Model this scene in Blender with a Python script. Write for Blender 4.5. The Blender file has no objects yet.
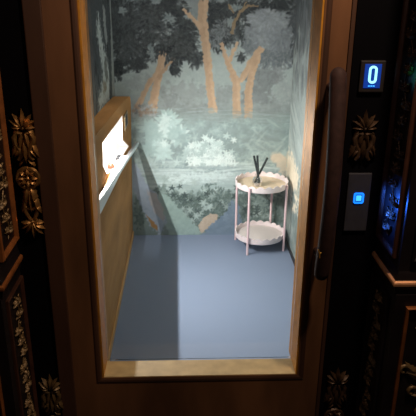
import bpy, bmesh, math, random
import numpy as np
from mathutils import Vector, Matrix

random.seed(7)
RNG = np.random.default_rng(11)
sc = bpy.context.scene
COL = sc.collection
PI = math.pi

# ------------------------------------------------------------------ camera
F = 590.0
TH, PS, RO, H = math.radians(21), math.radians(2.4), math.radians(0.5), 1.6
fw = Vector((math.sin(PS)*math.cos(TH), math.cos(PS)*math.cos(TH), -math.sin(TH)))
rt = Vector((math.cos(PS), -math.sin(PS), 0))
up = rt.cross(fw)
CX = rt*math.cos(RO) + up*math.sin(RO)
CY = -rt*math.sin(RO) + up*math.cos(RO)
EYE = Vector((0, 0, H))
cam = bpy.data.cameras.new('camera')
cam.sensor_width = 36
cam.lens = F/416*36
cam.clip_start = 0.02
co = bpy.data.objects.new('camera', cam)
M3 = Matrix((CX, CY, -fw)).transposed()
co.matrix_world = Matrix.Translation(EYE) @ M3.to_4x4()
COL.objects.link(co)
sc.camera = co

def on(axis, v, x, y):
    """the point of an axis-aligned plane of the room that a measured spot lies on"""
    d = fw*F + CX*(x-208) + CY*(208-y)
    return EYE + d*((v-EYE[axis])/d[axis])

# ------------------------------------------------------------------ materials
def lin(c):
    return tuple(((v/255)/12.92 if v/255 <= .04045 else ((v/255+.055)/1.055)**2.4) for v in c)

def mat(name, rgb, rough=.6, metal=0., var=.0, scale=20., bump=0., spec=.5, stretch=None, dark=None, coat=0):
    m = bpy.data.materials.new(name); m.use_nodes = True
    nt = m.node_tree; b = nt.nodes['Principled BSDF']
    c = lin(rgb)
    b.inputs['Base Color'].default_value = (*c, 1)
    b.inputs['Roughness'].default_value = rough
    b.inputs['Metallic'].default_value = metal
    b.inputs['Specular IOR Level'].default_value = spec
    b.inputs['Coat Weight'].default_value = coat
    tc = nt.nodes.new('ShaderNodeTexCoord'); mp = nt.nodes.new('ShaderNodeMapping')
    nt.links.new(tc.outputs['Object'], mp.inputs['Vector'])
    if stretch: mp.inputs['Scale'].default_value = stretch
    n = nt.nodes.new('ShaderNodeTexNoise'); n.inputs['Scale'].default_value = scale
    n.inputs['Detail'].default_value = 5
    nt.links.new(mp.outputs['Vector'], n.inputs['Vector'])
    if var or dark:
        r = nt.nodes.new('ShaderNodeValToRGB')
        d = lin(dark) if dark else tuple(v*(1-var) for v in c)
        l = c if dark else tuple(min(1, v*(1+var)) for v in c)
        r.color_ramp.elements[0].position = .3; r.color_ramp.elements[1].position = .7
        r.color_ramp.elements[0].color = (*d, 1); r.color_ramp.elements[1].color = (*l, 1)
        nt.links.new(n.outputs['Fac'], r.inputs['Fac']); nt.links.new(r.outputs['Color'], b.inputs['Base Color'])
    if bump:
        bp = nt.nodes.new('ShaderNodeBump'); bp.inputs['Strength'].default_value = bump
        bp.inputs['Distance'].default_value = .004
        nt.links.new(n.outputs['Fac'], bp.inputs['Height']); nt.links.new(bp.outputs['Normal'], b.inputs['Normal'])
    return m

def emit(name, rgb, strength):
    m = bpy.data.materials.new(name); m.use_nodes = True
    nt = m.node_tree; b = nt.nodes['Principled BSDF']
    c = lin(rgb)
    b.inputs['Base Color'].default_value = (*[v*.3 for v in c], 1)
    b.inputs['Emission Color'].default_value = (*c, 1)
    b.inputs['Emission Strength'].default_value = strength
    return m

M = dict(
    door=mat('door bronze', (106, 70, 46), .42, .35, .35, 9, .15, stretch=(1, 1, .25)),
    door_dark=mat('door bronze dark', (66, 42, 30), .45, .3, .3, 9, .12, stretch=(1, 1, .25)),
    gold=mat('gold bead', (176, 118, 32), .5, .35, .2, 30, .1),
    gold_pale=mat('pale brass sill', (176, 154, 112), .6, .1, .15, 25, .1),
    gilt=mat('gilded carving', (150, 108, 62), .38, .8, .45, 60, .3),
    gilt_dark=mat('shaded gilding', (62, 42, 26), .5, .5, .5, 60, .3),  # shaded copy of the gilding, darkness put into the colour
    gilt_dim=mat('dimmed gilded relief', (96, 74, 46), .5, .5, .5, 60, .3),  # gilding again, with weaker light put into its colour
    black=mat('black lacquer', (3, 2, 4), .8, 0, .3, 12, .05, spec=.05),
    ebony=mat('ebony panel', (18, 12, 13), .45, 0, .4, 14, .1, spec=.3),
    copper_light=mat('brightened copper edge', (206, 146, 104), .4, .4, .2, 25, .1),  # lit copy of the copper, brightness painted in for the right ledge
    copper_dim=mat('shaded copper moulding', (66, 38, 27), .45, .4, .3, 25, .1),  # copper with the shade put into its colour
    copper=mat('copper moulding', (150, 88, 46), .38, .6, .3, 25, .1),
    handle=mat('brown leather handle', (46, 28, 25), .75, 0, .25, 60, .15, spec=.2),
    brass=mat('brass clip', (225, 165, 70), .3, .8),
    carpet=mat('blue carpet', (126, 139, 161), .95, 0, .1, 260, .5, spec=.1),
    wood=mat('honey wood', (172, 126, 76), .85, 0, .22, 7, .08, spec=.08, stretch=(1.2, .35, 1.2)),
    wood_light=mat('light wood strip', (200, 150, 84), .45, 0, .15, 7, .05, stretch=(1, .3, 1)),
    chrome=mat('brushed steel rail', (216, 218, 222), .3, .9, .05, 40),
    pink=mat('pink painted metal', (236, 205, 208), .45, 0, .03, 20),
    pale_pink=mat('pale pink metal', (240, 226, 226), .45, 0, .03, 20),
    cream=mat('cream tray', (228, 206, 176), .6, 0, .06, 25),
    white_tray=mat('off white tray', (222, 212, 206), .6, 0, .05, 25),
    reed=mat('dark reed', (38, 46, 46), .7, 0, .2, 40),
    oil=mat('pale diffuser oil', (188, 176, 168), .3, 0, .2, 40),
    grey_plate=mat('dark grey plate', (42, 40, 46), .6, .1, .15, 40),
    bezel=mat('display bezel', (34, 28, 27), .45, .2, .15, 40),
    dark=mat('dark rubber', (26, 26, 30), .7, 0, .2, 30),
    red=mat('red brown knob', (150, 58, 38), .4, 0, .2, 40),
    slot=mat('bronze slot plate', (140, 122, 92), .4, .6, .1, 40),
    hall=mat('dark hall floor', (30, 22, 20), .4, 0, .4, 6, .05),
    ceil=mat('cabin ceiling', (190, 186, 178), .7, 0, .05, 6),
    wall_plain=mat('grey wall face', (120, 124, 122), .8, 0, .1, 6),
    glow=emit('luminous panel', (255, 252, 246), .8),
    screen=emit('blue screen', (6, 62, 170), .6),
    digit=emit('digit glow', (150, 235, 255), 1.6),
    dash=emit('dash glow', (60, 170, 255), 1.2),
    button=emit('button glow', (20, 120, 255), 1.7),
    button_core=emit('button core glow', (60, 170, 255), 1.8),
)
# thin glass: transparent with a fresnel sheen and a trace of dust
g = bpy.data.materials.new('thin glass'); g.use_nodes = True
nt = g.node_tree; nt.nodes.clear()
o_ = nt.nodes.new('ShaderNodeOutputMaterial'); tr = nt.nodes.new('ShaderNodeBsdfTransparent')
gl = nt.nodes.new('ShaderNodeBsdfGlossy'); gl.inputs['Roughness'].default_value = .02
fr = nt.nodes.new('ShaderNodeFresnel'); fr.inputs['IOR'].default_value = 1.35
mx = nt.nodes.new('ShaderNodeMixShader')
nz = nt.nodes.new('ShaderNodeTexNoise'); nz.inputs['Scale'].default_value = 3
tl = nt.nodes.new('ShaderNodeBsdfTranslucent'); tl.inputs['Color'].default_value = (.75, .82, .85, 1)
mm = nt.nodes.new('ShaderNodeMath'); mm.operation = 'MULTIPLY'; mm.inputs[1].default_value = .014
m2 = nt.nodes.new('ShaderNodeMixShader')
tr.inputs['Color'].default_value = (.97, .975, .97, 1)
nt.links.new(nz.outputs['Fac'], mm.inputs[0]); nt.links.new(mm.outputs[0], m2.inputs[0])
nt.links.new(tr.outputs[0], m2.inputs[1]); nt.links.new(tl.outputs[0], m2.inputs[2])
nt.links.new(fr.outputs[0], mx.inputs[0]); nt.links.new(m2.outputs[0], mx.inputs[1]); nt.links.new(gl.outputs[0], mx.inputs[2])
nt.links.new(mx.outputs[0], o_.inputs[0])
M['glass'] = g
b2 = g.copy(); b2.name = 'bottle glass'
for n in b2.node_tree.nodes:
    if n.type == 'MATH': n.inputs[1].default_value = .25
    if n.type == 'FRESNEL': n.inputs['IOR'].default_value = 1.45
M['bottle'] = b2

# ------------------------------------------------------------------ builders
def obj(name, bm, m, parent=None, smooth=False):
    me = bpy.data.meshes.new(name)
    bmesh.ops.recalc_face_normals(bm, faces=bm.faces)
    bm.to_mesh(me); bm.free()
    me.materials.append(m)
    if smooth:
        me.shade_smooth()
        me.set_sharp_from_angle(angle=math.radians(42))
    o = bpy.data.objects.new(name, me); COL.objects.link(o)
    if parent: o.parent = parent
    return o

def struct(o):
    o['kind'] = 'structure'; return o

def thing(name, label, cat, loc=(0, 0, 0), group=None):
    o = bpy.data.objects.new(name, None); COL.objects.link(o)
    o.location = loc; o.empty_display_size = .05
    o['label'] = label; o['category'] = cat
    if group: o['group'] = group
    return o

def keep(o, parent):
    """parent a mesh built in world coordinates"""
    o.parent = parent; o.matrix_parent_inverse = Matrix.Translation(parent.location).inverted()
    return o

def box(bm, x0, x1, y0, y1, z0, z1, bev=0., seg=2):
    r = bmesh.ops.create_cube(bm, size=1)
    vs = r['verts']
    for v in vs:
        v.co = Vector((x0+(v.co.x+.5)*(x1-x0), y0+(v.co.y+.5)*(y1-y0), z0+(v.co.z+.5)*(z1-z0)))
    if bev:
        es = list({e for v in vs for e in v.link_edges})
        bmesh.ops.bevel(bm, geom=es, offset=bev, segments=seg, affect='EDGES', profile=.6)

def boxes(*bs, bev=0.):
    bm = bmesh.new()
    for b in bs: box(bm, *b, bev=bev)
    return bm

def tube(bm, pts, r, n=10, cap=True, rb=None):
    """a tube along pts; r may be a list; rb squashes the second axis"""
    pts = [Vector(p) for p in pts]
    rs = r if isinstance(r, (list, tuple)) else [r]*len(pts)
    rings = []; ref = None
    for i, p in enumerate(pts):
        t = (pts[min(i+1, len(pts)-1)]-pts[max(i-1, 0)]).normalized()
        if ref is None:
            ref = Vector((0, 0, 1)) if abs(t.z) < .9 else Vector((1, 0, 0))
        a = (ref - t*ref.dot(t)).normalized(); ref = a
        b = t.cross(a)
        rings.append([bm.verts.new(p + (a*math.cos(k*2*PI/n) + b*(rb or 1)*math.sin(k*2*PI/n))*rs[i]) for k in range(n)])
    for q in range(len(rings)-1):
        for k in range(n):
            bm.faces.new((rings[q][k], rings[q][(k+1) % n], rings[q+1][(k+1) % n], rings[q+1][k]))
    if cap:
        bm.faces.new(rings[0][::-1]); bm.faces.new(rings[-1])

def prism(bm, loop, d):
    """a closed loop of points pushed along d"""
    a = [bm.verts.new(Vector(p)) for p in loop]; b = [bm.verts.new(Vector(p)+Vector(d)) for p in loop]
    n = len(a)
    bm.faces.new(a); bm.faces.new(b[::-1])
    for k in range(n): bm.faces.new((a[k], b[k], b[(k+1) % n], a[(k+1) % n]))

def lathe(bm, prof, c, n=48, fz=None):
    rings = []
    for r, z in prof:
        if r < 1e-6: rings.append([bm.verts.new((c[0], c[1], c[2]+z))])
        else: rings.append([bm.verts.new((c[0]+r*math.cos(k*2*PI/n), c[1]+r*math.sin(k*2*PI/n), c[2]+z)) for k in range(n)])
    for q in range(len(rings)-1):
        A, B = rings[q], rings[q+1]
        for k in range(n):
            k2 = (k+1) % n
            if len(A) == 1 and len(B) == 1: continue
            if len(A) == 1: bm.faces.new((A[0], B[k], B[k2]))
            elif len(B) == 1: bm.faces.new((A[k], A[k2], B[0]))
            else: bm.faces.new((A[k], A[k2], B[k2], B[k]))

class Frame:
    """a carving plane: u sideways, v up, w out of the surface"""
    def __init__(s, o, u, v, w): s.o, s.u, s.v, s.w = Vector(o), Vector(u), Vector(v), Vector(w)
    def __call__(s, u, v, w=0): return s.o + s.u*u + s.v*v + s.w*w

def leaf(bm, fr, u, v, ang, L, W, lift=.012, bend=0., notch=.25, w0=.002):
    """a carved acanthus leaf with a ridge and lobed edge; ang measured from +v, clockwise"""
    n = 9; rows = []
    for i in range(n):
        s = i/(n-1)
        a = ang + bend*s
        if i == 0: cu, cv = u, v
        else:
            cu += math.sin(a)*L/(n-1); cv += math.cos(a)*L/(n-1)
        wd = W*(math.sin(PI*(.12+.88*s)**.8))*(1-notch*(i % 2)) if i < n-1 else W*.03
        lx, lv = math.cos(a), -math.sin(a)
        h = w0 + lift*math.sin(PI*min(1, .15+s*.8))
        rows.append([bm.verts.new(fr(cu-lx*wd/2, cv-lv*wd/2, w0)), bm.verts.new(fr(cu-lx*wd*.25, cv-lv*wd*.25, h*.85)),
                     bm.verts.new(fr(cu, cv, h*1.15)),
                     bm.verts.new(fr(cu+lx*wd*.25, cv+lv*wd*.25, h*.85)), bm.verts.new(fr(cu+lx*wd/2, cv+lv*wd/2, w0))])
    for i in range(n-1):
        for k in range(4): bm.faces.new((rows[i][k], rows[i][k+1], rows[i+1][k+1], rows[i+1][k]))

def scroll(bm, fr, pts, r, w=.008):
    tube(bm, [fr(a, b, w) for a, b in pts], [r*(.55+.45*math.sin(PI*(i+.5)/len(pts))) for i in range(len(pts))], 8)

def dome(bm, fr, u, v, r, h, n=14):
    rings = []
    for q in range(5):
        a = q/4*PI/2
        rings.append([bm.verts.new(fr(u+r*math.cos(a)*math.cos(k*2*PI/n), v+r*math.cos(a)*math.sin(k*2*PI/n), h*math.sin(a))) for k in range(n)] if q < 4 else [bm.verts.new(fr(u, v, h))])
    for q in range(3):
        for k in range(n): bm.faces.new((rings[q][k], rings[q][(k+1) % n], rings[q+1][(k+1) % n], rings[q+1][k]))
    for k in range(n): bm.faces.new((rings[3][k], rings[3][(k+1) % n], rings[4][0]))

def ring(bm, fr, u, v, R, r, w, n=20):
    rows = []
    for k in range(n):
        a = k*2*PI/n
        rows.append([bm.verts.new(fr(u+(R+r*math.cos(q*PI/3))*math.cos(a), v+(R+r*math.cos(q*PI/3))*math.sin(a), w+r*math.sin(q*PI/3))) for q in range(6)])
    for k in range(n):
        for q in range(6):
            bm.faces.new((rows[k][q], rows[(k+1) % n][q], rows[(k+1) % n][(q+1) % 6], rows[k][(q+1) % 6]))

# ------------------------------------------------------------------ mural painter
class Canvas:
    """paint in wall metres; becomes the colour layer of a finely divided wall mesh"""
    def __init__(s, axis, plane, u0, u1, v0, v1, res):
        s.axis, s.plane = axis, plane
        s.u = np.arange(u0, u1+res*.5, res); s.v = np.arange(v0, v1+res*.5, res)
        s.U, s.V = np.meshgrid(s.u, s.v)
        s.c = np.zeros(s.U.shape+(3,)); s.res = res; s.u0, s.v0 = u0, v0
        # smooth noise fields for wobbly brush edges
        s.n1 = s.noise(.03); s.n2 = s.noise(.012); s.n3 = s.noise(.09)
    def noise(s, size):
        gh, gw = int((s.v[-1]-s.v0)/size)+3, int((s.u[-1]-s.u0)/size)+3
        G = RNG.random((gh, gw))*2-1
        x = (s.U-s.u0)/size; y = (s.V-s.v0)/size
        i, j = np.floor(y).astype(int), np.floor(x).astype(int); fy, fx = y-i, x-j
        fy, fx = fy*fy*(3-2*fy), fx*fx*(3-2*fx)
        return (G[i, j]*(1-fy)*(1-fx)+G[i+1, j]*fy*(1-fx)+G[i, j+1]*(1-fy)*fx+G[i+1, j+1]*fy*fx)
    def P(s, x, y):
        p = on(s.axis, s.plane, x, y)
        return (p.x if s.axis == 1 else p.y), p.z
    def win(s, a, b, c, d):
        j0 = max(0, int((a-s.u0)/s.res)); j1 = min(len(s.u), int((b-s.u0)/s.res)+2)
        i0 = max(0, int((c-s.v0)/s.res)); i1 = min(len(s.v), int((d-s.v0)/s.res)+2)
        return (slice(i0, i1), slice(j0, j1)) if i1 > i0 and j1 > j0 else None
    def blend(s, w, m, col, a):
        m = np.clip(m, 0, 1)[..., None]*a
        s.c[w] = s.c[w]*(1-m)+np.array(col)*m
    def bands(s, stops):
        """stops: (height, colour)"""
        zs = [p[0] for p in stops]
        for k in range(3): s.c[..., k] = np.interp(s.V, zs, [p[1][k] for p in stops])
    def poly(s, pts, col, a=1., soft=.004, wob=.004):
        pts = np.array(pts)
        w = s.win(pts[:, 0].min()-.02, pts[:, 0].max()+.02, pts[:, 1].min()-.02, pts[:, 1].max()+.02)
        if not w: return
        X = s.U[w]+s.n2[w]*wob; Y = s.V[w]+s.n2[w][::-1]*wob
        inside = np.zeros(X.shape, bool); dist = np.full(X.shape, 9.)
        for k in range(len(pts)):
            (x1, y1), (x2, y2) = pts[k], pts[(k+1) % len(pts)]
            if y1 != y2:
                inside ^= ((y1 > Y) != (y2 > Y)) & (X < (x2-x1)*(Y-y1)/(y2-y1)+x1)
            dx, dy = x2-x1, y2-y1
            t = np.clip(((X-x1)*dx+(Y-y1)*dy)/(dx*dx+dy*dy+1e-12), 0, 1)
            dist = np.minimum(dist, np.hypot(X-x1-t*dx, Y-y1-t*dy))
        sd = np.where(inside, dist, -dist)
        s.blend(w, sd/soft+.5, col, a)
    def ppoly(s, px, col, a=1., soft=.004, wob=.004):
        s.poly([s.P(x, y) for x, y in px], col, a, soft, wob)
    def limb(s, px, col, shade=None):
        """px: (x, y, width in the same measure) along a trunk or branch"""
        L, R, Mid = [], [], []
        for i, (x, y, wd) in enumerate(px):
            a, b = px[max(i-1, 0)], px[min(i+1, len(px)-1)]
            dx, dy = b[0]-a[0], b[1]-a[1]; l = math.hypot(dx, dy); nx, ny = -dy/l, dx/l
            L.append((x+nx*wd/2, y+ny*wd/2)); R.append((x-nx*wd/2, y-ny*wd/2)); Mid.append((x-nx*wd*.1, y-ny*wd*.1))
        s.ppoly(L+R[::-1], col, 1, .004, .006)
        if shade: s.ppoly(L+Mid[::-1], shade, .55, .01, .008)
    def leaf(s, u, v, ang, L, W, col, a=1.):
        w = s.win(u-L, u+L, v-L, v+L)
        if not w: return
        X, Y = s.U[w]-u, s.V[w]-v
        t = X*math.sin(ang)+Y*math.cos(ang); q = X*math.cos(ang)-Y*math.sin(ang)
        k = t/L+.5
        half = W*.5*np.sqrt(np.clip(k, 0, 1))*np.clip(1-k, 0, 1)*2.2
        s.blend(w, (half-np.abs(q))/.003+.5*(half > .0005), col, a)
    def blob(s, u, v, ru, rv, col, a=1., edge=.35):
        w = s.win(u-ru*1.6, u+ru*1.6, v-rv*1.6, v+rv*1.6)
        if not w: return
        d = np.hypot((s.U[w]-u)/ru, (s.V[w]-v)/rv)+s.n1[w]*edge+s.n2[w]*edge*.5
        s.blend(w, (1-d)/.3, col, a)
    def pblob(s, x, y, rx, ry, col, a=1., edge=.35):
        u, v = s.P(x, y); u2, _ = s.P(x+rx, y); _, v2 = s.P(x, y-ry)
        s.blob(u, v, abs(u2-u), abs(v2-v), col, a, edge)
    def cluster(s, x, y, rx, ry, n, cols, L=.03, W=.012, out=True, a=.9, down=.0):
        """a mass of leaves round a spot, pointing outward"""
        u, v = s.P(x, y); ru = abs(s.P(x+rx, y)[0]-u); rv = abs(s.P(x, y-ry)[1]-v)
        for _ in range(n):
            t = random.uniform(0, 2*PI); r = math.sqrt(random.random())
            du, dv = ru*r*math.cos(t), rv*r*math.sin(t)
            ang = math.atan2(du, dv-down)+random.uniform(-.7, .7) if out else random.uniform(0, 2*PI)
            c = random.choice(cols); k = random.uniform(.7, 1.3); j = random.uniform(-6, 6)
            s.leaf(u+du, v+dv, ang, L*k, W*k, (c[0]+j, c[1]+j, c[2]+j), a)
    def flower(s, x, y, r, col, n=6, a=.9):
        u, v = s.P(x, y); L = r*.0069
        t0 = random.uniform(0, 2*PI)
        for k in range(n):
            t = t0+k*2*PI/n+random.uniform(-.25, .25)
            s.leaf(u+math.sin(t)*L*.5, v+math.cos(t)*L*.5, t, L*1.1, L*.5, col, a)
    def build(s, name, mtl, top=2.35):
        c = s.c/255.
        g_ = c.mean(-1, keepdims=True); c = (g_+(c-g_)*.85*np.array([1, 1, 1.08]))*1.0
        c = np.clip(c + (s.n2*.012+s.n1*.012)[..., None], 0, 1)
        L = np.where(c <= .04045, c/12.92, ((c+.055)/1.055)**2.4)
        V = s.v.copy(); L = np.concatenate([L, L[-1:]], 0); V = np.append(V, top)
        nv, nu = len(V), len(s.u)
        UU, VV = np.meshgrid(s.u, V)
        co_ = np.zeros((nv*nu, 3))
        if s.axis == 1: co_[:, 0] = UU.ravel(); co_[:, 1] = s.plane
        else: co_[:, 1] = UU.ravel(); co_[:, 0] = s.plane
        co_[:, 2] = VV.ravel()
        idx = np.arange(nv*nu).reshape(nv, nu)
        q = np.stack([idx[:-1, :-1], idx[:-1, 1:], idx[1:, 1:], idx[1:, :-1]], -1).reshape(-1, 4)
        me = bpy.data.meshes.new(name)
        me.vertices.add(nv*nu); me.vertices.foreach_set('co', co_.ravel())
        me.loops.add(q.size); me.loops.foreach_set('vertex_index', q.ravel().astype(np.int32))
        me.polygons.add(len(q)); me.polygons.foreach_set('loop_start', (np.arange(len(q))*4).astype(np.int32))
        me.update(calc_edges=True)
        at = me.color_attributes.new('paint', 'FLOAT_COLOR', 'POINT')
        rgba = np.ones((nv*nu, 4), np.float32); rgba[:, :3] = L.reshape(-1, 3)
        at.data.foreach_set('color', rgba.ravel())
        me.materials.append(mtl); me.validate()
        o = bpy.data.objects.new(name, me); COL.objects.link(o)
        return struct(o)

mw = bpy.data.materials.new('painted mural wallpaper'); mw.use_nodes = True
nt = mw.node_tree; b = nt.nodes['Principled BSDF']
ca = nt.nodes.new('ShaderNodeVertexColor'); ca.layer_name = 'paint'
tc = nt.nodes.new('ShaderNodeTexCoord'); n = nt.nodes.new('ShaderNodeTexNoise'); n.inputs['Scale'].default_value = 45; n.inputs['Detail'].default_value = 6
nt.links.new(tc.outputs['Object'], n.inputs['Vector'])
mr = nt.nodes.new('ShaderNodeMapRange'); mr.inputs['To Min'].default_value = .9; mr.inputs['To Max'].default_value = 1.1
nt.links.new(n.outputs['Fac'], mr.inputs['Value'])
hs = nt.nodes.new('ShaderNodeHueSaturation')
nt.links.new(ca.outputs['Color'], hs.inputs['Color']); nt.links.new(mr.outputs['Result'], hs.inputs['Value'])
nt.links.new(hs.outputs['Color'], b.inputs['Base Color']); b.inputs['Roughness'].default_value = 1; b.inputs['Specular IOR Level'].default_value = .03

YB, XL, XR = 3.66, -.425, .666
GREY = [(62, 67, 68), (74, 79, 80), (86, 92, 92), (56, 60, 62)]
MID = [(104, 110, 112), (120, 127, 128), (134, 141, 142)]
LITE = [(150, 158, 160), (140, 149, 152), (128, 136, 140)]
PALE = [(196, 217, 212), (180, 202, 198), (212, 230, 225)]
BUSH = [(104, 124, 118), (120, 140, 133), (92, 110, 106), (136, 156, 149)]
TAN, TANS = (208, 174, 142), (190, 156, 126)

def z_at(y): return on(1, YB, 200, y).z

c = Canvas(1, YB, XL-.005, XR+.005, 0, 1.72, .0034)
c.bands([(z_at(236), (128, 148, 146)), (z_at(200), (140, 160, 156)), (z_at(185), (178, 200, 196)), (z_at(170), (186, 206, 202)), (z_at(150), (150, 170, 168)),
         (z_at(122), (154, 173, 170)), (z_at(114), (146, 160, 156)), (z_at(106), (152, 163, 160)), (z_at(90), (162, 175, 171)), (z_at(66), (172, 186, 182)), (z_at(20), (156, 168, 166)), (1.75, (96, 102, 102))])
# distant hazy trees
for (x, y, rx, ry, cc, a) in [(262, 78, 17, 16, (128, 134, 134), .7), (256, 98, 18, 9, (134, 140, 139), .7), (284, 92, 12, 12, (166, 174, 172), .5), (225, 95, 10, 10, (144, 152, 149), .6), (185, 92, 22, 12, (146, 154, 151), .6),
                              (278, 72, 8, 12, (136, 142, 142), .6), (170, 98, 10, 10, (140, 147, 144), .5), (138, 82, 14, 10, (152, 162, 158), .5), (298, 88, 6, 20, (166, 172, 168), .5), (196, 108, 30, 5, (138, 145, 142), .5), (262, 110, 26, 5, (150, 158, 155), .6)]:
    c.pblob(x, y, rx, ry, cc, a, .45)
    c.cluster(x, y, rx*1.1, ry*1.1, 90, [(cc[0]+k, cc[1]+k, cc[2]+k) for k in (-8, 4, 14)], .016, .008, False, .45)
# mass of foliage overhead
mass = [(120, 20, 18, 26), (128, 48, 18, 22), (148, 22, 22, 22), (150, 52, 14, 10), (166, 8, 22, 12), (172, 50, 15, 16), (184, 44, 15, 16), (186, 28, 16, 10), (216, 30, 9, 22), (196, 60, 9, 9), (215, 14, 10, 14), (240, 10, 24, 12),
        (228, 36, 14, 12), (241, 57, 5, 5), (276, 6, 22, 8), (298, 16, 12, 26), (302, 40, 8, 16), (114, 70, 10, 12), (138, 64, 10, 7), (226, 22, 13, 10), (246, 32, 8, 14), (176, 70, 6, 6)]
for (x, y, rx, ry) in mass:
    c.pblob(x, y, rx, ry, random.choice(GREY[:3]), .96, .4)
for (x, y, rx, ry) in mass:
    c.cluster(x, y, rx*1.08, ry*1.08, int(rx*ry*.8), GREY, .03, .013, True, .5, .02)
for (x, y, rx, ry, n_) in [(128, 22, 12, 14, 60), (136, 44, 16, 10, 90), (166, 36, 18, 8, 90), (186, 50, 12, 9, 90), (152, 12, 14, 8, 60), (118, 50, 8, 12, 40), (226, 32, 12, 12, 120), (178, 44, 10, 10, 60)]:
    c.cluster(x, y, rx, ry, n_, [(94, 99, 98), (86, 91, 91), (100, 104, 102)], .024, .011, True, .4, .02)
# the lighter tree
for (x, y, rx, ry, k_) in [(284, 52, 14, 14, -26), (268, 58, 12, 10, -22), (252, 46, 9, 9, -22), (280, 38, 15, 14, -8), (260, 34, 15, 12, -2), (268, 20, 20, 11, 8)]:
    c.pblob(x, y, rx, ry, (146+k_, 154+k_, 157+k_), .92, .5)
    c.cluster(x, y, rx*1.1, ry*1.1, int(rx*ry*.9), [(a_+k_, b_+k_, c_+k_) for a_, b_, c_ in MID[2:]+LITE+[(162, 170, 173)]], .03, .014, True, .5, .01)
for (x, y, rx, ry) in [(224, 28, 12, 10), (216, 38, 8, 10)]:
    c.cluster(x, y, rx, ry, 140, MID, .02, .01, True, .6, .01)
for (x, y, rx, ry) in [(169, 18, 7, 6), (122, 11, 4, 4), (152, 53, 5, 8), (194, 14, 6, 7), (236, 8, 7, 4), (156, 1, 5, 3), (230, 22, 4, 5)]:
    c.pblob(x, y, rx*.8, ry*.8, (134, 150, 149), .9, .6)
    c.cluster(x, y, rx, ry, 26, [(146, 158, 156), (134, 146, 144)], .02, .01, True, .75, 0)
# dark curtain of leaves on the right
for (x, y, rx, ry) in [(299, 14, 9, 18), (297, 42, 6, 24)]:
    c.cluster(x, y, rx, ry, 130, [(84, 89, 91), (96, 102, 103), (108, 114, 115)], .03, .012, True, .8, .05)
# trunks
c.limb([(203.5, -12, 9), (203.5, 0, 9), (202.5, 20, 9), (206, 45, 8), (208.5, 70, 7.5), (211, 95, 7.5), (213.5, 113, 9)], TAN, TANS)
c.limb([(183, 9, 2.5), (190, 16, 3.5), (196, 22, 4.5), (202, 28, 6)], TAN)
c.limb([(163, 52, 6), (160, 70, 7), (156, 88, 7.5), (152, 110, 10)], TAN, TANS)
c.limb([(174, 58, 2.5), (166, 68, 3), (158, 78, 4)], TANS)
c.limb([(159, 70, 3), (150, 82, 4.5), (142, 98, 4.5), (136, 109, 6)], TAN, TANS)
c.limb([(221, 42, 3), (225, 56, 4.5), (231, 70, 6), (236.5, 82, 8), (236.5, 100, 7.5), (237, 118, 8.5)], TAN, TANS)
c.limb([(238, 42, 2.5), (233, 52, 3), (229, 62, 4)], TAN)
c.limb([(262, 48, 6), (254, 58, 7), (247, 70, 6), (240, 82, 5)], TAN, TANS)
c.limb([(259, 54, 6), (252, 72, 7), (248.5, 90, 7.5), (248.5, 118, 8)], TAN, TANS)
c.limb([(258, 6, 1.8), (248, 6, 2.5), (240, 12, 3), (234, 24, 3.5), (232, 34, 3)], (150, 128, 100))
c.limb([(228, 4, 1.8), (234, 13, 2.4)], (150, 128, 100)); c.limb([(246, 2, 1.5), (243, 10, 2)], (150, 128, 100))
for (x, y, rx, ry, n_) in [(163, 50, 9, 6, 60), (205, -2, 6, 3, 10), (178, 60, 7, 5, 40)]:
    c.cluster(x, y, rx, ry, n_, GREY, .024, .011, True, .8, .03)
for (x, y) in [(152, 111), (213, 114), (237, 119), (249, 119), (136, 110)]: c.pblob(x, y, 9, 5, (160, 174, 171), .55, .5)
# meadow, flowers on it and light thicket
for k in range(170):
    x, y = random.uniform(132, 300), random.uniform(108, 124)
    u, v = c.P(x, y); c.leaf(u, v, PI/2+random.uniform(-.12, .12), random.uniform(.04, .12), .009, random.choice([(138, 150, 147), (170, 186, 183), (152, 164, 160)]), .4)
for k in range(40):
    x, y = random.uniform(132, 156), random.uniform(105, 117); c.flower(x, y, 2.4, random.choice([(176, 180, 178), (120, 122, 122), (165, 140, 120)]), 5, .7)
for k in range(260):
    x, y = random.uniform(134, 300), random.uniform(122, 168)
    c.flower(x, y, random.uniform(2.5, 6), random.choice([(176, 198, 194), (148, 166, 164), (184, 206, 201), (140, 158, 156)]), 6, .4)
for (x, y, rx, ry) in [(245, 134, 16, 8), (262, 142, 16, 9), (232, 146, 10, 8), (278, 132, 8, 10), (250, 124, 16, 5)]:
    c.pblob(x, y, rx, ry, (150, 168, 164), .45, .5)
for k in range(22):
    t = random.uniform(.5, 2.6); y0 = random.uniform(122, 150)
    u, v = c.P(random.uniform(250, 285), y0); c.leaf(u, v, t, .12, .02, random.choice([(164, 182, 178), (142, 158, 156), (176, 194, 189)]), .5)
for (x, y, r) in [(165, 128, 15), (158, 138, 12), (176, 133, 12), (150, 128, 10), (160, 150, 12), (150, 146, 10), (168, 118, 9)]:
    for _ in range(3):
        c.flower(x+random.uniform(-4, 4), y+random.uniform(-4, 4), r*random.uniform(.6, 1), random.choice([(190, 216, 211), (208, 228, 223), (170, 196, 192)]), 8, .8)
for (x, y, rx, ry) in [(188, 150, 6, 10), (182, 138, 7, 6)]: c.pblob(x, y, rx, ry, (150, 170, 168), .6, .4)
for k in range(110):
    x, y = random.gauss(207, 13), random.gauss(153, 7)
    if y < 168: c.flower(x, y, random.uniform(3, 5), random.choice(PALE+[(222, 236, 231)]), 6, .9)
for k in range(16): c.flower(random.uniform(183, 232), random.uniform(157, 166), 4.5, (226, 240, 235), 6, .95)
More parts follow.
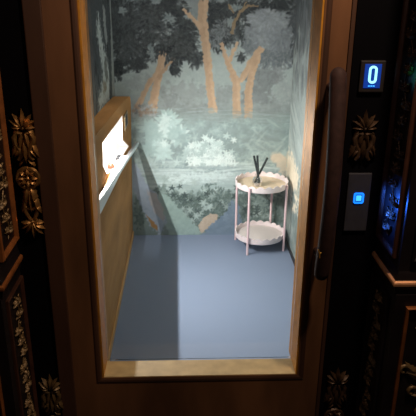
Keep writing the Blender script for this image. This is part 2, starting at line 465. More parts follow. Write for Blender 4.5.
c.ppoly([(140, 169), (180, 167), (240, 166), (290, 170), (290, 176), (230, 172), (170, 174), (140, 177)], (146, 166, 166), .6, .02, .02)
# pond
for k in range(130):
    x, y = random.uniform(150, 285), random.gauss(176, 7)
    u, v = c.P(x, y); c.leaf(u, v, PI/2+random.uniform(-.1, .1), random.uniform(.08, .28), .014, random.choice([(206, 224, 221), (166, 186, 186), (214, 230, 226), (186, 206, 204)]), .5)
c.ppoly([(166, 176), (200, 173), (232, 172), (232, 178), (200, 181), (170, 182)], (214, 231, 228), .8, .03, .03)
# bushes on the near bank
for (x, y, rx, ry) in [(160, 198, 10, 12), (176, 205, 12, 14), (192, 206, 12, 15), (206, 200, 9, 14), (218, 200, 12, 13), (228, 212, 12, 18), (246, 206, 10, 22), (264, 206, 14, 22), (278, 210, 8, 20), (212, 216, 14, 14), (192, 222, 14, 12), (140, 214, 6, 18)]:
    c.pblob(x, y, rx, ry, random.choice(BUSH[:3]), .75, .45)
    c.cluster(x, y, rx*1.05, ry*1.05, int(rx*ry*.8), BUSH, .024, .013, True, .7, 0)
for k in range(46):
    c.flower(random.uniform(160, 282), random.gauss(206, 11), random.uniform(2.5, 5), random.choice([(172, 192, 186), (156, 176, 170), (184, 204, 198)]), 6, .75)
for k in range(40):
    c.flower(random.uniform(164, 282), random.uniform(186, 226), random.uniform(2.5, 4.5), random.choice([(84, 100, 98), (76, 92, 90)]), 5, .8)
# path between the bushes, orange and blue-grey patches at its foot
c.ppoly([(158, 190), (168, 196), (176, 204), (186, 214), (202, 233), (170, 238), (160, 210)], (158, 184, 176), .9, .012, .012)
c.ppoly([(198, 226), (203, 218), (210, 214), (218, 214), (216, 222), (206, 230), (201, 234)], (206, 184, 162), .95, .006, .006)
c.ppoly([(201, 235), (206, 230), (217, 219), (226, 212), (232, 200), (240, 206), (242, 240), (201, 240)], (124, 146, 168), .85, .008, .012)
c.ppoly([(132, 160), (140, 170), (147, 186), (158, 194), (166, 222), (160, 236), (148, 222), (138, 200), (132, 186)], (172, 188, 208), .85, .01, .012)  # painted brighter blue to stand for lamp light left of the rail's shadow
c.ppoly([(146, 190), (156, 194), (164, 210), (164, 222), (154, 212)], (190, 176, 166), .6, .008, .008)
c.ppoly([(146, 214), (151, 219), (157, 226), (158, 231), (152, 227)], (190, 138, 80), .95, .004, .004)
c.ppoly([(168, 238), (196, 238), (196, 228), (168, 230)], (150, 176, 176), .4, .02, .02)
# cream patch rising into the corner
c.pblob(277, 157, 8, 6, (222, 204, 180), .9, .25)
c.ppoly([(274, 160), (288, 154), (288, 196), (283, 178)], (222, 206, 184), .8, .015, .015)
c.ppoly([(284, 172), (288, 170), (288, 240), (282, 238), (281, 206)], (150, 160, 156), .6, .02, .02)
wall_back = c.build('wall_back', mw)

# left wall of the cabin
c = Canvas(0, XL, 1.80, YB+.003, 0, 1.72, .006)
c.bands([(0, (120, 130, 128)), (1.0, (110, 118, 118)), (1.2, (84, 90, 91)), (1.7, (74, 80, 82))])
for k in range(300):
    c.leaf(random.uniform(1.9, 3.66), random.uniform(.95, 1.7), random.uniform(2.2, 4.1), .09, .03, random.choice(GREY), .6)
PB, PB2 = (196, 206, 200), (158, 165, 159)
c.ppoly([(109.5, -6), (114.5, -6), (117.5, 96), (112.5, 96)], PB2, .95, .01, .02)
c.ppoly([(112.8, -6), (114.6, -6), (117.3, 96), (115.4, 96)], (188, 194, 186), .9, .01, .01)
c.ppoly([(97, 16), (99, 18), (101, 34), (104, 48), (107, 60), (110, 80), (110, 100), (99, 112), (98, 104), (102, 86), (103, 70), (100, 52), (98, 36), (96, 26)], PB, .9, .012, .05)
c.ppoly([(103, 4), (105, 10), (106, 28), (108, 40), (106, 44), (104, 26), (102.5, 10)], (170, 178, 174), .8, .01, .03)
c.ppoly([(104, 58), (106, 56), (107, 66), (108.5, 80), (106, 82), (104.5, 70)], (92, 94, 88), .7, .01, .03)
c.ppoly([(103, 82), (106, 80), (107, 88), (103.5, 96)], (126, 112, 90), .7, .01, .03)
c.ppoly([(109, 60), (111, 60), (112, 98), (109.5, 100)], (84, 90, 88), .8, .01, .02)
wall_left = c.build('wall_left', mw)

# right wall of the cabin
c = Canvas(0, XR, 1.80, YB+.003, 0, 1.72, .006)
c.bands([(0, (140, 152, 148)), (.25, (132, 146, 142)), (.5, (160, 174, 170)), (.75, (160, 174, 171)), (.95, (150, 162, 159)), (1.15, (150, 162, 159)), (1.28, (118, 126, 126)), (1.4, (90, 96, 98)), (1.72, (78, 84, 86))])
for k in range(60):
    c.leaf(random.uniform(2.5, 3.66), random.uniform(.55, 1.05), PI+random.uniform(.9, 1.35), random.uniform(.2, .5), random.uniform(.03, .07), random.choice([(136, 147, 146), (172, 184, 180), (148, 160, 157), (178, 190, 186)]), .6)
for k in range(120):
    u = random.uniform(2.5, 3.66)
    c.leaf(u, random.uniform(1.0, 1.3), PI+random.uniform(-.5, .5), random.uniform(.08, .16), .06, random.choice([(104, 111, 112), (118, 126, 126), (150, 163, 159), (134, 144, 143)]), .6)
for k in range(160):
    u = random.uniform(2.5, 3.66)
    c.leaf(u, random.uniform(1.25, 1.72), PI+random.uniform(-.7, .7), .12, .06, random.choice([(92, 98, 100), (80, 86, 88), (108, 114, 116), (120, 127, 128)]), .6)
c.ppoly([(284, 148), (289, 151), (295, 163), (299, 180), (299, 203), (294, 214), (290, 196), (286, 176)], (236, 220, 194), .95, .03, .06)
c.ppoly([(281, 168), (285, 178), (288, 198), (285, 200), (282, 185)], (128, 140, 140), .6, .03, .03)
for k in range(40):
    u, v = random.uniform(2.7, 3.6), random.uniform(.05, .45); c.blob(u, v, .08, .05, random.choice([(124, 140, 137), (172, 186, 182), (112, 128, 125)]), .5, .5)
wall_right = c.build('wall_right', mw)

# ------------------------------------------------------------------ cabin shell
floor = struct(obj('floor', boxes((XL-.02, XR+.02, 1.80, YB+.02, -.06, 0)), M['carpet']))
ceil = struct(obj('ceiling', boxes((XL-.02, XR+.02, 1.76, YB+.02, 2.35, 2.40)), M['ceil']))
struct(obj('baseboard_right', boxes((XR-.008, XR-.001, 1.82, YB-.002, .001, .028)), M['dark']))
# returns closing the cabin front beside the opening
struct(obj('trim_1', boxes((XL-.02, -.345, 1.765, 1.80, 0, 2.35), (.655, XR+.02, 1.765, 1.80, 0, 2.35)), M['wood']))

# ------------------------------------------------------------------ wooden wall panel with luminous niche
def rk(y, z0, z1, ya=1.95, yb=3.65): return z0+(z1-z0)*(y-ya)/(yb-ya)
XF = -.35
panel = thing('wall_panel', 'honey coloured wooden wall panel with a glowing white niche along the cabin side', 'wall panel', (-.385, 2.7, 0))
ZA, ZB = .825, .645
def zr(y): return rk(y, ZA, ZB)
Y0, Y1 = 1.83, 3.645
def ztop(y): return rk(y, 1.045, .957)
niche = [(p.y, p.z) for p in (on(0, -.35, x, y) for x, y in ((102.5, 143), (120.5, 114.5), (121, 139), (127, 146), (117, 180), (111.5, 180), (107, 174.5), (103, 166)))]
niche = [(y, max(z, zr(y)-.002)) for y, z in niche]
bm = bmesh.new()
# front face with the niche hole, made as a triangulated fill
outer = [(Y0, 0), (Y1, 0), (Y1, ztop(Y1)-.06), (Y1-.02, ztop(Y1)-.03), (Y1-.06, ztop(Y1)-.009), (Y1-.12, ztop(Y1))] + [(y, ztop(y)) for y in (3.2, 2.8, 2.4, Y0)]
def fx(y, z): return XF + .022*max(0, (y-2.6)/1.05)*max(0, z/.95)
vo = [bm.verts.new((fx(y, z), y, z)) for y, z in outer]; vi = [bm.verts.new((fx(y, z), y, z)) for y, z in niche]
eo = [bm.edges.new((vo[k], vo[(k+1) % len(vo)])) for k in range(len(vo))]; ei = [bm.edges.new((vi[k], vi[(k+1) % len(vi)])) for k in range(len(vi))]
bmesh.ops.triangle_fill(bm, edges=eo+ei, use_beauty=True)
vb = [bm.verts.new((XL+.004, y, z)) for y, z in outer]
for k in range(len(vo)): bm.faces.new((vo[k], vo[(k+1) % len(vo)], vb[(k+1) % len(vo)], vb[k]))
vn = [bm.verts.new((-.392, y, z)) for y, z in niche]
for k in range(len(vi)): bm.faces.new((vi[k], vi[(k+1) % len(vi)], vn[(k+1) % len(vi)], vn[k]))
keep(obj('wooden_body', bm, M['wood']), panel)
bm = bmesh.new(); prism(bm, [(-.391, y, z) for y, z in niche], (.004, 0, 0))
# the plate curls forward along its far and lower edge like a pan
def shr(y, z):
    d = Vector((2.85-y, .79-z)).normalized()*.006; return y+d.x*2, z+d.y
pa = [bm.verts.new((-.387, *shr(y, z))) for y, z in niche[1:8]]; pb = [bm.verts.new((fx(y, z)-.002, *shr(y, z))) for y, z in niche[1:8]]
for k in range(6): bm.faces.new((pa[k], pa[k+1], pb[k+1], pb[k]))
keep(obj('luminous_plate', bm, M['glow']), panel)
bm = boxes((-.3495, -.342, Y0, Y1, .002, .04), bev=.002)
keep(obj('skirting_strip', bm, M['wood_light']), panel)
q = on(0, XF+.016, 125.8, 120)
bm = boxes((q.x-.004, q.x+.004, q.y-.085, q.y+.085, q.z-.042, q.z+.042), bev=.0015)
sp = keep(obj('slot_plate', bm, M['slot']), panel)
bm = boxes((q.x+.003, q.x+.0055, q.y-.045, q.y+.05, q.z-.03, q.z+.03)); sl = obj('slot', bm, M['dark']); sl.parent = sp
def floor_slab(bm, x0, x1, y0, y1, e0, e1):
    vs_ = [bm.verts.new((x, y, zr(y)+e)) for y in (y0, y1) for x, e in ((x0, e0), (x1, e0), (x1, e1), (x0, e1))]
    for f_ in ((0, 1, 2, 3), (7, 6, 5, 4), (0, 4, 5, 1), (1, 5, 6, 2), (2, 6, 7, 3), (3, 7, 4, 0)): bm.faces.new([vs_[k] for k in f_])
bm = bmesh.new(); floor_slab(bm, -.368, -.348, 3.03, 3.085, .002, .009); floor_slab(bm, -.368, -.348, 3.10, 3.15, .002, .009)
keep(obj('name_plate', bm, M['dark']), panel)
bm = bmesh.new(); dome(bm, Frame((-.362, 2.80, zr(2.80)), (1, 0, 0), (0, 1, 0), (0, 0, 1)), 0, 0, .020, .032); keep(obj('red_knob', bm, M['red'], smooth=True), panel)

rail = thing('grab_rail', 'slim curved steel grab rail fixed in front of the wooden panel', 'handrail', (-.319, 2.8, .7))
bm = bmesh.new()
def xr(y): return -.338+.025*(y-1.95)
pts = [(-.352, 1.90, zr(1.90)), (-.344, 1.915, zr(1.915)), (xr(1.97), 1.97, zr(1.97))]+[(xr(y), y, zr(y)) for y in (2.15, 2.3, 2.45, 2.6, 2.75, 3.1, 3.4, 3.640)]
rows = []
for k, p in enumerate(pts):
    p = Vector(p); d = (Vector(pts[min(k+1, len(pts)-1)])-Vector(pts[max(k-1, 0)])); d.z = 0; d.normalize(); nn = Vector((d.y, -d.x, 0))
    hh = .006+.034*max(0, min(1, (2.75-p.y)/.6))
    rows.append([bm.verts.new(p+nn*a+Vector((0, 0, b_))) for a, b_ in ((-.010, .008), (-.007, .011), (.007, .011), (.011, .007), (.011, -hh), (.006, -hh-.005), (-.006, -hh-.005), (-.010, -hh))])
for k in range(len(rows)-1):
    for q_ in range(8): bm.faces.new((rows[k][q_], rows[k][(q_+1) % 8], rows[k+1][(q_+1) % 8], rows[k+1][q_]))
bm.faces.new(rows[0]); bm.faces.new(rows[-1][::-1])
keep(obj('rail_bar', bm, M['chrome'], smooth=True), rail)
for y in (2.3, 3.45):
    bm = bmesh.new(); tube(bm, [(-.345, y, zr(y)-.03), (-.5*.348+.5*xr(y), y, zr(y)-.025), (xr(y), y, zr(y)-.015)], .006, 8)
    keep(obj('bracket', bm, M['chrome'], smooth=True), rail)
# narrow shelf added to keep lamp light out of the gap behind the rail
def light_stop(nm, ya, yb, m):
    bm = bmesh.new()
    vs_ = [bm.verts.new((x, y, zr(y)-.008+e)) for y, x1 in ((ya, xr(ya)-.0102), (yb, xr(yb)-.0102)) for x, e in ((-.350, 0), (x1, 0), (x1, .012), (-.350, .012))]
    for f_ in ((0, 1, 2, 3), (7, 6, 5, 4), (0, 4, 5, 1), (1, 5, 6, 2), (2, 6, 7, 3), (3, 7, 4, 0)): bm.faces.new([vs_[k] for k in f_])
    keep(obj(nm, bm, m), panel)
light_stop('light_stop', 2.38, 2.66, M['wood']); light_stop('white_light_stop', 2.66, 3.16, M['white_tray'])  # far part coloured white to look brightly lit

# ------------------------------------------------------------------ side table
TX, TY = .48, 3.485
table = thing('side_table', 'small round pink two-tier side table with scalloped tray edges on the blue carpet', 'side table', (TX, TY, 0))
def tray(z, R, lobes, top_mat, nm):
    bm = bmesh.new(); n_ = lobes*8
    rows = []
    for r, zz, sc_ in [(0, 0, 0), (R*.98, 0, 0), (R, .004, 0), (R*1.012, .036, 1), (R*.985, .036, 1), (R*.965, .008, 0), (0, .008, 0)]:
        if r == 0: rows.append([bm.verts.new((0, 0, z+zz))])
        else: rows.append([bm.verts.new((r*math.cos(k*2*PI/n_), r*math.sin(k*2*PI/n_), z+zz+(sc_*.013*abs(math.sin(lobes*k*PI/n_)) - sc_*.006))) for k in range(n_)])
    for q in range(len(rows)-1):
        A, B = rows[q], rows[q+1]
        for k in range(n_):
            k2 = (k+1) % n_
            if len(A) == 1: bm.faces.new((A[0], B[k], B[k2]))
            elif len(B) == 1: bm.faces.new((A[k], A[k2], B[0]))
            else: bm.faces.new((A[k], A[k2], B[k2], B[k]))
    t = obj(nm, bm, M['pale_pink'], table)
    bm = bmesh.new(); lathe(bm, [(0, 0), (R*.955, 0), (R*.955, .0025), (0, .0025)], (0, 0, z+.0085), 48)
    ins = obj('tray_surface', bm, top_mat, t)
    return t
tray(.410, .163, 20, M['cream'], 'upper_tray')
tray(.068, .156, 20, M['white_tray'], 'lower_tray')
for k in range(4):
    a = math.radians(-32+90*k); bm = bmesh.new()
    R = .171
    tube(bm, [(R*math.cos(a), R*math.sin(a), 0), (R*math.cos(a), R*math.sin(a), .44)], .0075, 12)
    obj('leg', bm, M['pink'], table, True)

DX, DY, DZ = .448, 3.45, .4215
dif = thing('reed_diffuser', 'clear glass reed diffuser bottle with three dark sticks on the upper tray', 'reed diffuser', (DX, DY, DZ))
bm = bmesh.new(); lathe(bm, [(0, 0), (.027, 0), (.03, .004), (.03, .04), (.024, .052), (.013, .06), (.013, .074), (.016, .076)], (0, 0, 0), 32)
obj('bottle', bm, M['bottle'], dif, True)
bm = bmesh.new(); lathe(bm, [(0, .003), (.024, .003), (.026, .006), (.026, .02), (0, .02)], (0, 0, 0), 24)
obj('scented_oil', bm, M['oil'], dif, True)
for a, b_ in (((.018, .003, .008), (-.026, .004, .190)), ((.008, -.008, .008), (-.006, -.006, .194)), ((-.020, .002, .008), (.058, .004, .178))):
    bm = bmesh.new(); tube(bm, [a, b_], .0068, 8); obj('reed', bm, M['reed'], dif, True)

# ------------------------------------------------------------------ door
YD = 1.60
door = boxes((-.41, -.272, YD+.004, 1.73, .015, 2.2), (.366, .449, YD+.004, 1.73, .015, 2.2), (-.272, .366, YD+.004, 1.688, .015, .394), (-.272, .366, YD+.004, 1.73, 2.02, 2.2))
door = struct(obj('door_1', door, M['door']))
bm = boxes((-.41, -.362, YD-.004, YD+.01, .015, 2.2), (.437, .449, YD-.002, YD+.01, .015, 2.2), bev=.003); obj('edge_band', bm, M['door_dark'], door)
bm = bmesh.new()
def mould(bm, x0, x1, z0, z1, w, y, d):
    """a mitred moulding frame with a rounded front, standing on plane y"""
    prof = [(0, 0), (0, -d*.6), (w*.25, -d), (w*.7, -d*.9), (w, -d*.4), (w, 0)]
    rows = []
    for (cx, cz, sx, sz) in ((x0, z0, 1, 1), (x1, z0, -1, 1), (x1, z1, -1, -1), (x0, z1, 1, -1)):
        rows.append([bm.verts.new((cx+sx*p, y+q, cz+sz*p)) for p, q in prof])
    for k in range(4):
        for q in range(len(prof)-1):
            bm.faces.new((rows[k][q], rows[k][q+1], rows[(k+1) % 4][q+1], rows[(k+1) % 4][q]))
mould(bm, -.290, .386, .376, 2.04, .015, YD+.005, .004); obj('glass_moulding', bm, M['door_dark'], door)
mb = [(-.272, -.266, 1.606, 1.735, .394, 2.02), (.360, .366, 1.606, 1.735, .394, 2.02), (-.272, .366, 1.606, 1.735, 2.014, 2.02)]
obj('glazing_bead', boxes(*mb, bev=.001), M['gold'], door)
obj('bottom_bead', boxes((-.266, .360, 1.606, 1.690, .394, .397)), M['gold_pale'], door)
bm = boxes((-.2655, .3595, 1.695, 1.699, .3975, 2.0135)); obj('glass_pane', bm, M['glass'], door)
# pull handle
ph = Vector(on(1, 1.535, 338.5, 67)); pl = Vector(on(1, 1.535, 320.5, 279))
bm = bmesh.new()
n_ = 28; P, R = [], []
for s in [0, .004, .012, .025, .045, .07, .11]+[.15+.7*k/16 for k in range(17)]+[.89, .93, .955, .975, .988, .996, 1]:
    p = ph.lerp(pl, s); p.y += .0 - .042*math.sin(PI*s)
    e = min(s, 1-s)*(ph-pl).length
    rr = .0218*math.sqrt(max(0.02, 1-max(0, (1-e/.022))**2)) if e < .022 else .0218
    P.append(p); R.append(rr)
tube(bm, P, R, 18)
hd = obj('pull_handle', bm, M['handle'], door, True)
bm = bmesh.new()
for s in (.1, .9):
    p = ph.lerp(pl, s); tube(bm, [(p.x, p.y, p.z), (p.x, YD+.008, p.z)], .012, 12)
obj('mount', bm, M['handle'], hd, True)
q = Vector(on(1, 1.497, 320, 254))
bm = bmesh.new(); tube(bm, [(q.x-.006, q.y, q.z+.014), (q.x-.001, q.y, q.z+.002), (q.x, q.y, q.z-.013)], .0016, 6); tube(bm, [(q.x-.001, q.y, q.z+.002), (q.x+.009, q.y+.003, q.z+.004)], .0016, 6)
obj('brass_clip', bm, M['brass'], hd)

# ------------------------------------------------------------------ front wall round the door, hall floor
ZT = 2.6
struct(obj('wall_front', boxes((-.56, -.413, YD+.004, 1.76, 0, ZT), (.452, .66, YD+.004, 1.76, 0, ZT), (-.413, .452, YD+.004, 1.76, 2.205, ZT)), M['black']))
struct(obj('floor.001', boxes((-2.2, 2.2, -1.5, 1.79, -.06, 0)), M['hall']))

# ------------------------------------------------------------------ pilasters
def relief(bm, fr, v0, v1, w, n_, sd):
    """a climbing scroll of small leaves, curls and flowers that fills its panel"""
    rnd = random.Random(sd)
    n_ = int(n_*1.35); step = (v1-v0)/n_
    wave = lambda v: math.sin((v-v0)/step*PI/1.5)*w*.2
    tube(bm, [fr(wave(v0+(v1-v0)*i/(n_*3)), v0+(v1-v0)*i/(n_*3), .004) for i in range(n_*3+1)], .0022, 6)
    for i in range(n_):
        v = v0+step*(i+.5); u = wave(v); k_ = rnd.uniform(.8, 1.15)
        if i % 3 == 1:
            for k in range(6): leaf(bm, fr, u, v, k*PI/3+rnd.random(), w*.24*k_, w*.17, .007)
            dome(bm, fr, u, v, w*.09, .011, 8)
        for sg in (1, -1):
            a = rnd.uniform(.5, 1.0)
            leaf(bm, fr, u+sg*w*.04, v-step*.3, sg*a, step*.75*k_, w*.2, .009, sg*.9)
            leaf(bm, fr, u+sg*w*.08, v, sg*rnd.uniform(1.2, 1.9), w*.34, w*.15, .008, sg*rnd.uniform(-.9, .9))
            leaf(bm, fr, u+sg*w*.06, v+step*.2, sg*rnd.uniform(2.0, 2.6), w*.26, w*.13, .006, -sg*.5)
            c_ = (u+sg*w*.33, v+step*.15); r_ = w*.09
            scroll(bm, fr, [(c_[0]+math.cos(t)*r_*(1-t/9), c_[1]+math.sin(t)*r_*(1-t/9)*1.0) for t in [x*.7 for x in range(8)]], w*.032, .005)

def frame(bm, fr, u0, u1, v0, v1, w, d):
    prof = [(0, 0), (0, d*.7), (w*.3, d), (w*.65, d*.75), (w, d*.2), (w, 0)]
    rows = []
    for (cu, cv, su, sv) in ((u0, v0, 1, 1), (u1, v0, -1, 1), (u1, v1, -1, -1), (u0, v1, 1, -1)):
        rows.append([bm.verts.new(fr(cu+su*p, cv+sv*p, q)) for p, q in prof])
    for k in range(4):
        for q in range(len(prof)-1):
            bm.faces.new((rows[k][q], rows[k][q+1], rows[(k+1) % 4][q+1], rows[(k+1) % 4][q]))

def pilaster(side, xs, label):
    """side -1: faces +x (left of the door); side 1: faces -x"""
    t = thing('pilaster', label, 'pilaster', (xs+side*.15, 1.5, 0), 'ornamented pilasters flanking the glass door')
    x2 = xs+side*.32
    def bx_(bm, a, b_, *r, bev=0): box(bm, min(a, b_), max(a, b_), *r, bev=bev)
    yf, yb = 1.415, 1.602
    bm = bmesh.new(); bx_(bm, xs+side*.004, x2, yf, yb, .87, ZT); keep(obj('upper_shaft', bm, M['ebony']), t)
    bm = bmesh.new(); bx_(bm, xs+side*.004, x2, yf-.01, yb, 0, .80); keep(obj('pedestal', bm, M['ebony']), t)
    bm = bmesh.new()
    lf = [(.004, .795), (.001, .80), (-.002, .815), (-.005, .822), (-.005, .838), (-.001, .845), (.003, .862), (.006, .872)]
    # the ledge: moulded profile swept along the side and the front
    path = [Vector((xs, yb, 0)), Vector((xs, yf-.005, 0)), Vector((x2, yf-.005, 0))]
    nrm = [Vector((side, 0, 0)), Vector((side, 1, 0)), Vector((0, 1, 0))]
    rows = [[bm.verts.new(p+nn*o_+Vector((0, 0, z))) for o_, z in lf] for p, nn in zip(path, nrm)]
    for k in range(2):
        for q_ in range(len(lf)-1): bm.faces.new((rows[k][q_], rows[k][q_+1], rows[k+1][q_+1], rows[k+1][q_]))
    vtop = [bm.verts.new(p) for p in ((xs+side*.006, yb, .872), (xs+side*.006, yf+.001, .872), (x2, yf+.001, .872), (x2, yb, .872))]; bm.faces.new(vtop)
    keep(obj('ledge', bm, M['ebony']), t)
    bm = bmesh.new()
    st = [(-.0045, .826), (-.0085, .828), (-.0095, .834), (-.0085, .839), (-.0025, .8425)]
    rows = [[bm.verts.new(p+nn*o_+Vector((0, 0, z))) for o_, z in st] for p, nn in zip(path, nrm)]
    for k in range(2):
        for q_ in range(4): bm.faces.new((rows[k][q_], rows[k][q_+1], rows[k+1][q_+1], rows[k+1][q_]))
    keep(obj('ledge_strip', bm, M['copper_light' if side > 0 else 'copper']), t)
    fs = Frame((xs+side*.004, 0, 0), (0, 1, 0), (0, 0, 1), (-side, 0, 0))
    ff = Frame((xs, yf, 0), (side, 0, 0), (0, 0, 1), (0, -1, 0))
    fp = Frame((xs, yf-.01, 0), (side, 0, 0), (0, 0, 1), (0, -1, 0))
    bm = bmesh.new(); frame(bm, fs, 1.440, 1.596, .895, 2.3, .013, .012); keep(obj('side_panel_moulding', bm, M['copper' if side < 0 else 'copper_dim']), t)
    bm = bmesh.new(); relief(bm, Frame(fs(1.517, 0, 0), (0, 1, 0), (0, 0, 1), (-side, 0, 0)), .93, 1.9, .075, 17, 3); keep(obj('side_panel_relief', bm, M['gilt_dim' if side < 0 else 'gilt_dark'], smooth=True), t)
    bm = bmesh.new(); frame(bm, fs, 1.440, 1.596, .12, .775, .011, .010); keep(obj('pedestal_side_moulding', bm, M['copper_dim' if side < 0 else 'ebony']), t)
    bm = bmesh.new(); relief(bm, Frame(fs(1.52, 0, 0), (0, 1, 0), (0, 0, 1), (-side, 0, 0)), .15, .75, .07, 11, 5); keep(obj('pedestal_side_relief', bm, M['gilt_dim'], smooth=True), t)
    bm = bmesh.new(); frame(bm, fp, .034, .28, .10, .765, .013, .012); keep(obj('pedestal_front_moulding', bm, M['copper']), t)
    bm = bmesh.new(); relief(bm, Frame(fp(.150, 0, 0), (side, 0, 0), (0, 0, 1), (0, -1, 0)), .13, .735, .19, 6, 8); keep(obj('pedestal_front_relief', bm, M['gilt_dim'], smooth=True), t)
    bm = bmesh.new(); frame(bm, ff, .034, .28, .90, 2.3, .013, .012); keep(obj('front_panel_moulding', bm, M['ebony']), t)
    return t
pilaster(-1, -.49, 'black pilaster with copper mouldings and gilded leaf relief left of the door')
pilaster(1, .575, 'black pilaster with gilded leaf relief beside the call button, right of the door')

# ------------------------------------------------------------------ gilded drop ornaments on the black wall strips
def ornament(loc, label, parts, mt='gilt', grp='gilded drops on the black door surround'):
    t = thing('gilded_ornament', label, 'ornament', loc, grp)
    fr = Frame((0, 0, 0), (1, 0, 0), (0, 0, 1), (0, -1, 0))
    def add(nm, fn):
        bm = bmesh.new(); fn(bm); obj(nm, bm, M[mt], t, True)
    def palm(bm, v=0, sg=1):
        for a, L in ((0, .054), (.42, .046), (-.42, .046), (.85, .04), (-.85, .04), (1.4, .03), (-1.4, .03)):
            leaf(bm, fr, math.sin(a)*.004, v, a if sg > 0 else PI-a, L, .019, .016, .25*(1 if a > 0 else -1 if a < 0 else 0)*sg)
        dome(bm, fr, 0, v, .009, .014)
    if 'palm' in parts: add('palmette', lambda bm: palm(bm, -.062))
    if 'scroll' in parts:
        def sc2(bm):
            for s in (-1, 1):
                scroll(bm, fr, [(s*.004, -.078), (s*.018, -.074), (s*.026, -.088), (s*.024, -.105), (s*.014, -.122), (s*.012, -.140), (s*.020, -.152)], .0078)
                leaf(bm, fr, s*.012, -.120, PI-s*.9, .034, .02, .014, s*.6); leaf(bm, fr, s*.010, -.066, s*1.9, .028, .018, .012, s*.8)
                leaf(bm, fr, s*.022, -.100, PI-s*.15, .05, .021, .014, -s*.35)
                leaf(bm, fr, s*.004, -.072, PI-s*.30, .056, .018, .016, s*.3)
            leaf(bm, fr, 0, -.094, PI, .07, .024, .018)
        add('leaf_scroll', sc2)
    if 'rosette' in parts:
        def ro(bm):
            for k in range(8): leaf(bm, fr, math.sin(k*PI/4)*.008, -.205+math.cos(k*PI/4)*.008, k*PI/4, .024, .022, .016)
            ring(bm, fr, 0, -.205, .0285, .0068, .007); dome(bm, fr, 0, -.205, .027, .008); ring(bm, fr, 0, -.205, .013, .004, .010); dome(bm, fr, 0, -.205, .009, .018)
            for s in (-1, 1): leaf(bm, fr, s*.022, -.17, PI+s*2.4, .03, .012, .01)
        add('rosette', ro)
    if 'pendant' in parts:
        def pe(bm):
            for s in (-1, 1):
                leaf(bm, fr, s*.005, -.232, PI-s*.30, .062, .026, .016, s*.35)
                leaf(bm, fr, s*.010, -.262, PI-s*.45, .05, .022, .014, s*.5); leaf(bm, fr, s*.012, -.285, PI-s*.8, .032, .02, .012, s*.5)
                scroll(bm, fr, [(s*.004, -.300), (s*.013, -.290), (s*.017, -.304), (s*.010, -.322), (s*.003, -.332)], .006)
            leaf(bm, fr, 0, -.235, PI, .08, .015, .015)
        add('pendant_leaves', pe)
    if 'tip' in parts: add('lower_palmette', lambda bm: palm(bm, -.338, -1))
    return t
ALL = ('palm', 'scroll', 'rosette', 'pendant', 'tip')
YS = YD+.003
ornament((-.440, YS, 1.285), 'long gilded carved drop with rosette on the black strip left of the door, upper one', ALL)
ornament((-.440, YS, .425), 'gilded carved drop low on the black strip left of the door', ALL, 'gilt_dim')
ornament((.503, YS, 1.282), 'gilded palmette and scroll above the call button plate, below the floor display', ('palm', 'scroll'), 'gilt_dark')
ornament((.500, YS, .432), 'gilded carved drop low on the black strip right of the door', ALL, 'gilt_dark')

# ------------------------------------------------------------------ floor display and call button
def rrect(cx, cz, w, h, r, n_=5):
    out = []
    for (sx, sz, a0) in ((1, 1, 0), (-1, 1, 90), (-1, -1, 180), (1, -1, 270)):
        for k in range(n_+1):
            a = math.radians(a0+90*k/n_); out.append((cx+sx*(w/2-r)+r*math.cos(a), cz+sz*(h/2-r)+r*math.sin(a)))
    return out
def rring(bm, cx, cz, w, h, r, th, y, d):
    o_ = rrect(cx, cz, w, h, r); i_ = rrect(cx, cz, w-2*th, h-2*th, max(.0005, r-th))
    A = [bm.verts.new((x, y, z)) for x, z in o_]; B = [bm.verts.new((x, y, z)) for x, z in i_]
    C = [bm.verts.new((x, y+d, z)) for x, z in o_]; D = [bm.verts.new((x, y+d, z)) for x, z in i_]
    n_ = len(A)
    for k in range(n_):
        j = (k+1) % n_
        bm.faces.new((A[k], A[j], B[j], B[k])); bm.faces.new((A[k], C[k], C[j], A[j])); bm.faces.new((B[k], B[j], D[j], D[k]))
yS = YD+.004
dx, dz = .5075, 1.3665
disp = thing('floor_display', 'small blue illuminated floor indicator showing a white zero', 'display', (dx, yS, dz))
obj('bezel', boxes((-.034, .034, -.010, .0005, -.045, .040), bev=.003), M['bezel'], disp)
obj('screen', boxes((-.0225, .0225, -.0115, -.009, -.033, .031), bev=.0005), M['screen'], disp)
bm = bmesh.new(); rring(bm, 0, .003, .023, .047, .0105, .0062, -.0135, .002); obj('digit', bm, M['digit'], disp)
bm = boxes(*[(x, x+.005, -.013, -.011, -.029, -.0255) for x in (-.010, -.0035, .003)]); obj('small_caption', bm, M['dash'], disp)

cx_, cz_ = .5055, 1.005
call = thing('call_button', 'grey call plate with a glowing blue square button', 'call button', (cx_, yS, cz_))
obj('plate', boxes((-.035, .033, -.008, .0005, -.095, .085), bev=.003), M['grey_plate'], call)
bm = bmesh.new(); rring(bm, 0, .010, .030, .033, .006, .0048, -.011, .003); obj('button_ring', bm, M['button'], call)
obj('button_square', boxes((-.0075, .0075, -.0115, -.008, .002, .018), bev=.001), M['button_core'], call)

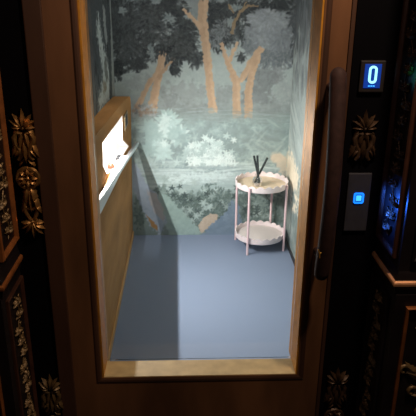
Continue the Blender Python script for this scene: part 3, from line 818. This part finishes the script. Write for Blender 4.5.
# ------------------------------------------------------------------ lights
def light(name, kind, loc, energy, col, rot=None, **kw):
    l = bpy.data.lights.new(name, kind); l.energy = energy; l.color = col
    for k, v in kw.items(): setattr(l, k, v)
    o = bpy.data.objects.new(name, l); COL.objects.link(o); o.location = loc
    if rot: o.rotation_euler = rot
    return o
def aim(o, d): o.rotation_euler = Vector(d).to_track_quat('-Z', 'Y').to_euler()

# line lamp under the top lip of the luminous niche, parallel to the rail
l = light('niche_lamp', 'AREA', (-.369, 2.84, .915), 21, (1, .985, .96), shape='RECTANGLE', size=.6, size_y=.005)
xa = Vector((.025, 1, -.106)).normalized(); za = -Vector((.8, 0, -.6)); za = (za-xa*za.dot(xa)).normalized(); ya = za.cross(xa)
l.matrix_world = Matrix.Translation((-.369, 2.84, .915)) @ Matrix((xa, ya, za)).transposed().to_4x4()
# added spot brightening the upper mural, without a fixture
l = light('mural_fill_spot', 'SPOT', (.10, 2.35, 2.28), 30, (1, .985, .96), spot_size=math.radians(62), spot_blend=1, shadow_soft_size=.15); aim(l, (.02, 1.31, -.86))
# soft ceiling lamp of the cabin
l = light('cabin_ceiling_lamp', 'AREA', (.12, 2.75, 2.33), 6, (1, .985, .97), shape='RECTANGLE', size=.8, size_y=1.4)
# warm hall lamp overhead, added side fill, blue button glow, added green glow
l = light('hall_lamp', 'SPOT', (.62, .95, 2.45), 86, (1, .78, .57), spot_size=1.8, spot_blend=.9, shadow_soft_size=.06); aim(l, (-.32, .65, -1.1))
l = light('ornament_fill', 'POINT', (-.15, .5, 1.9), 4.5, (1, .8, .66), shadow_soft_size=.1)  # fill added to brighten the left ornaments, not a real fixture
l = light('button_glow', 'SPOT', (.515, 1.535, 1.02), .5, (.03, .16, 1), spot_size=2.2, spot_blend=.6, shadow_soft_size=.01); aim(l, (1, -.25, -.12)); l.data.energy = 2.6
l = light('green_fill_glow', 'SPOT', (.535, 1.47, 1.385), .35, (.03, 1, .5), spot_size=1.5, spot_blend=.6, shadow_soft_size=.01); aim(l, (1, 0, 0))  # green spot added close to the panel, its source unseen

w = bpy.data.worlds.new('world'); sc.world = w; w.use_nodes = True
w.node_tree.nodes['Background'].inputs[0].default_value = (.02, .018, .022, 1)
w.node_tree.nodes['Background'].inputs[1].default_value = .12
sc.view_settings.view_transform = 'Standard'
sc.view_settings.look = 'None'
sc.view_settings.exposure = 0
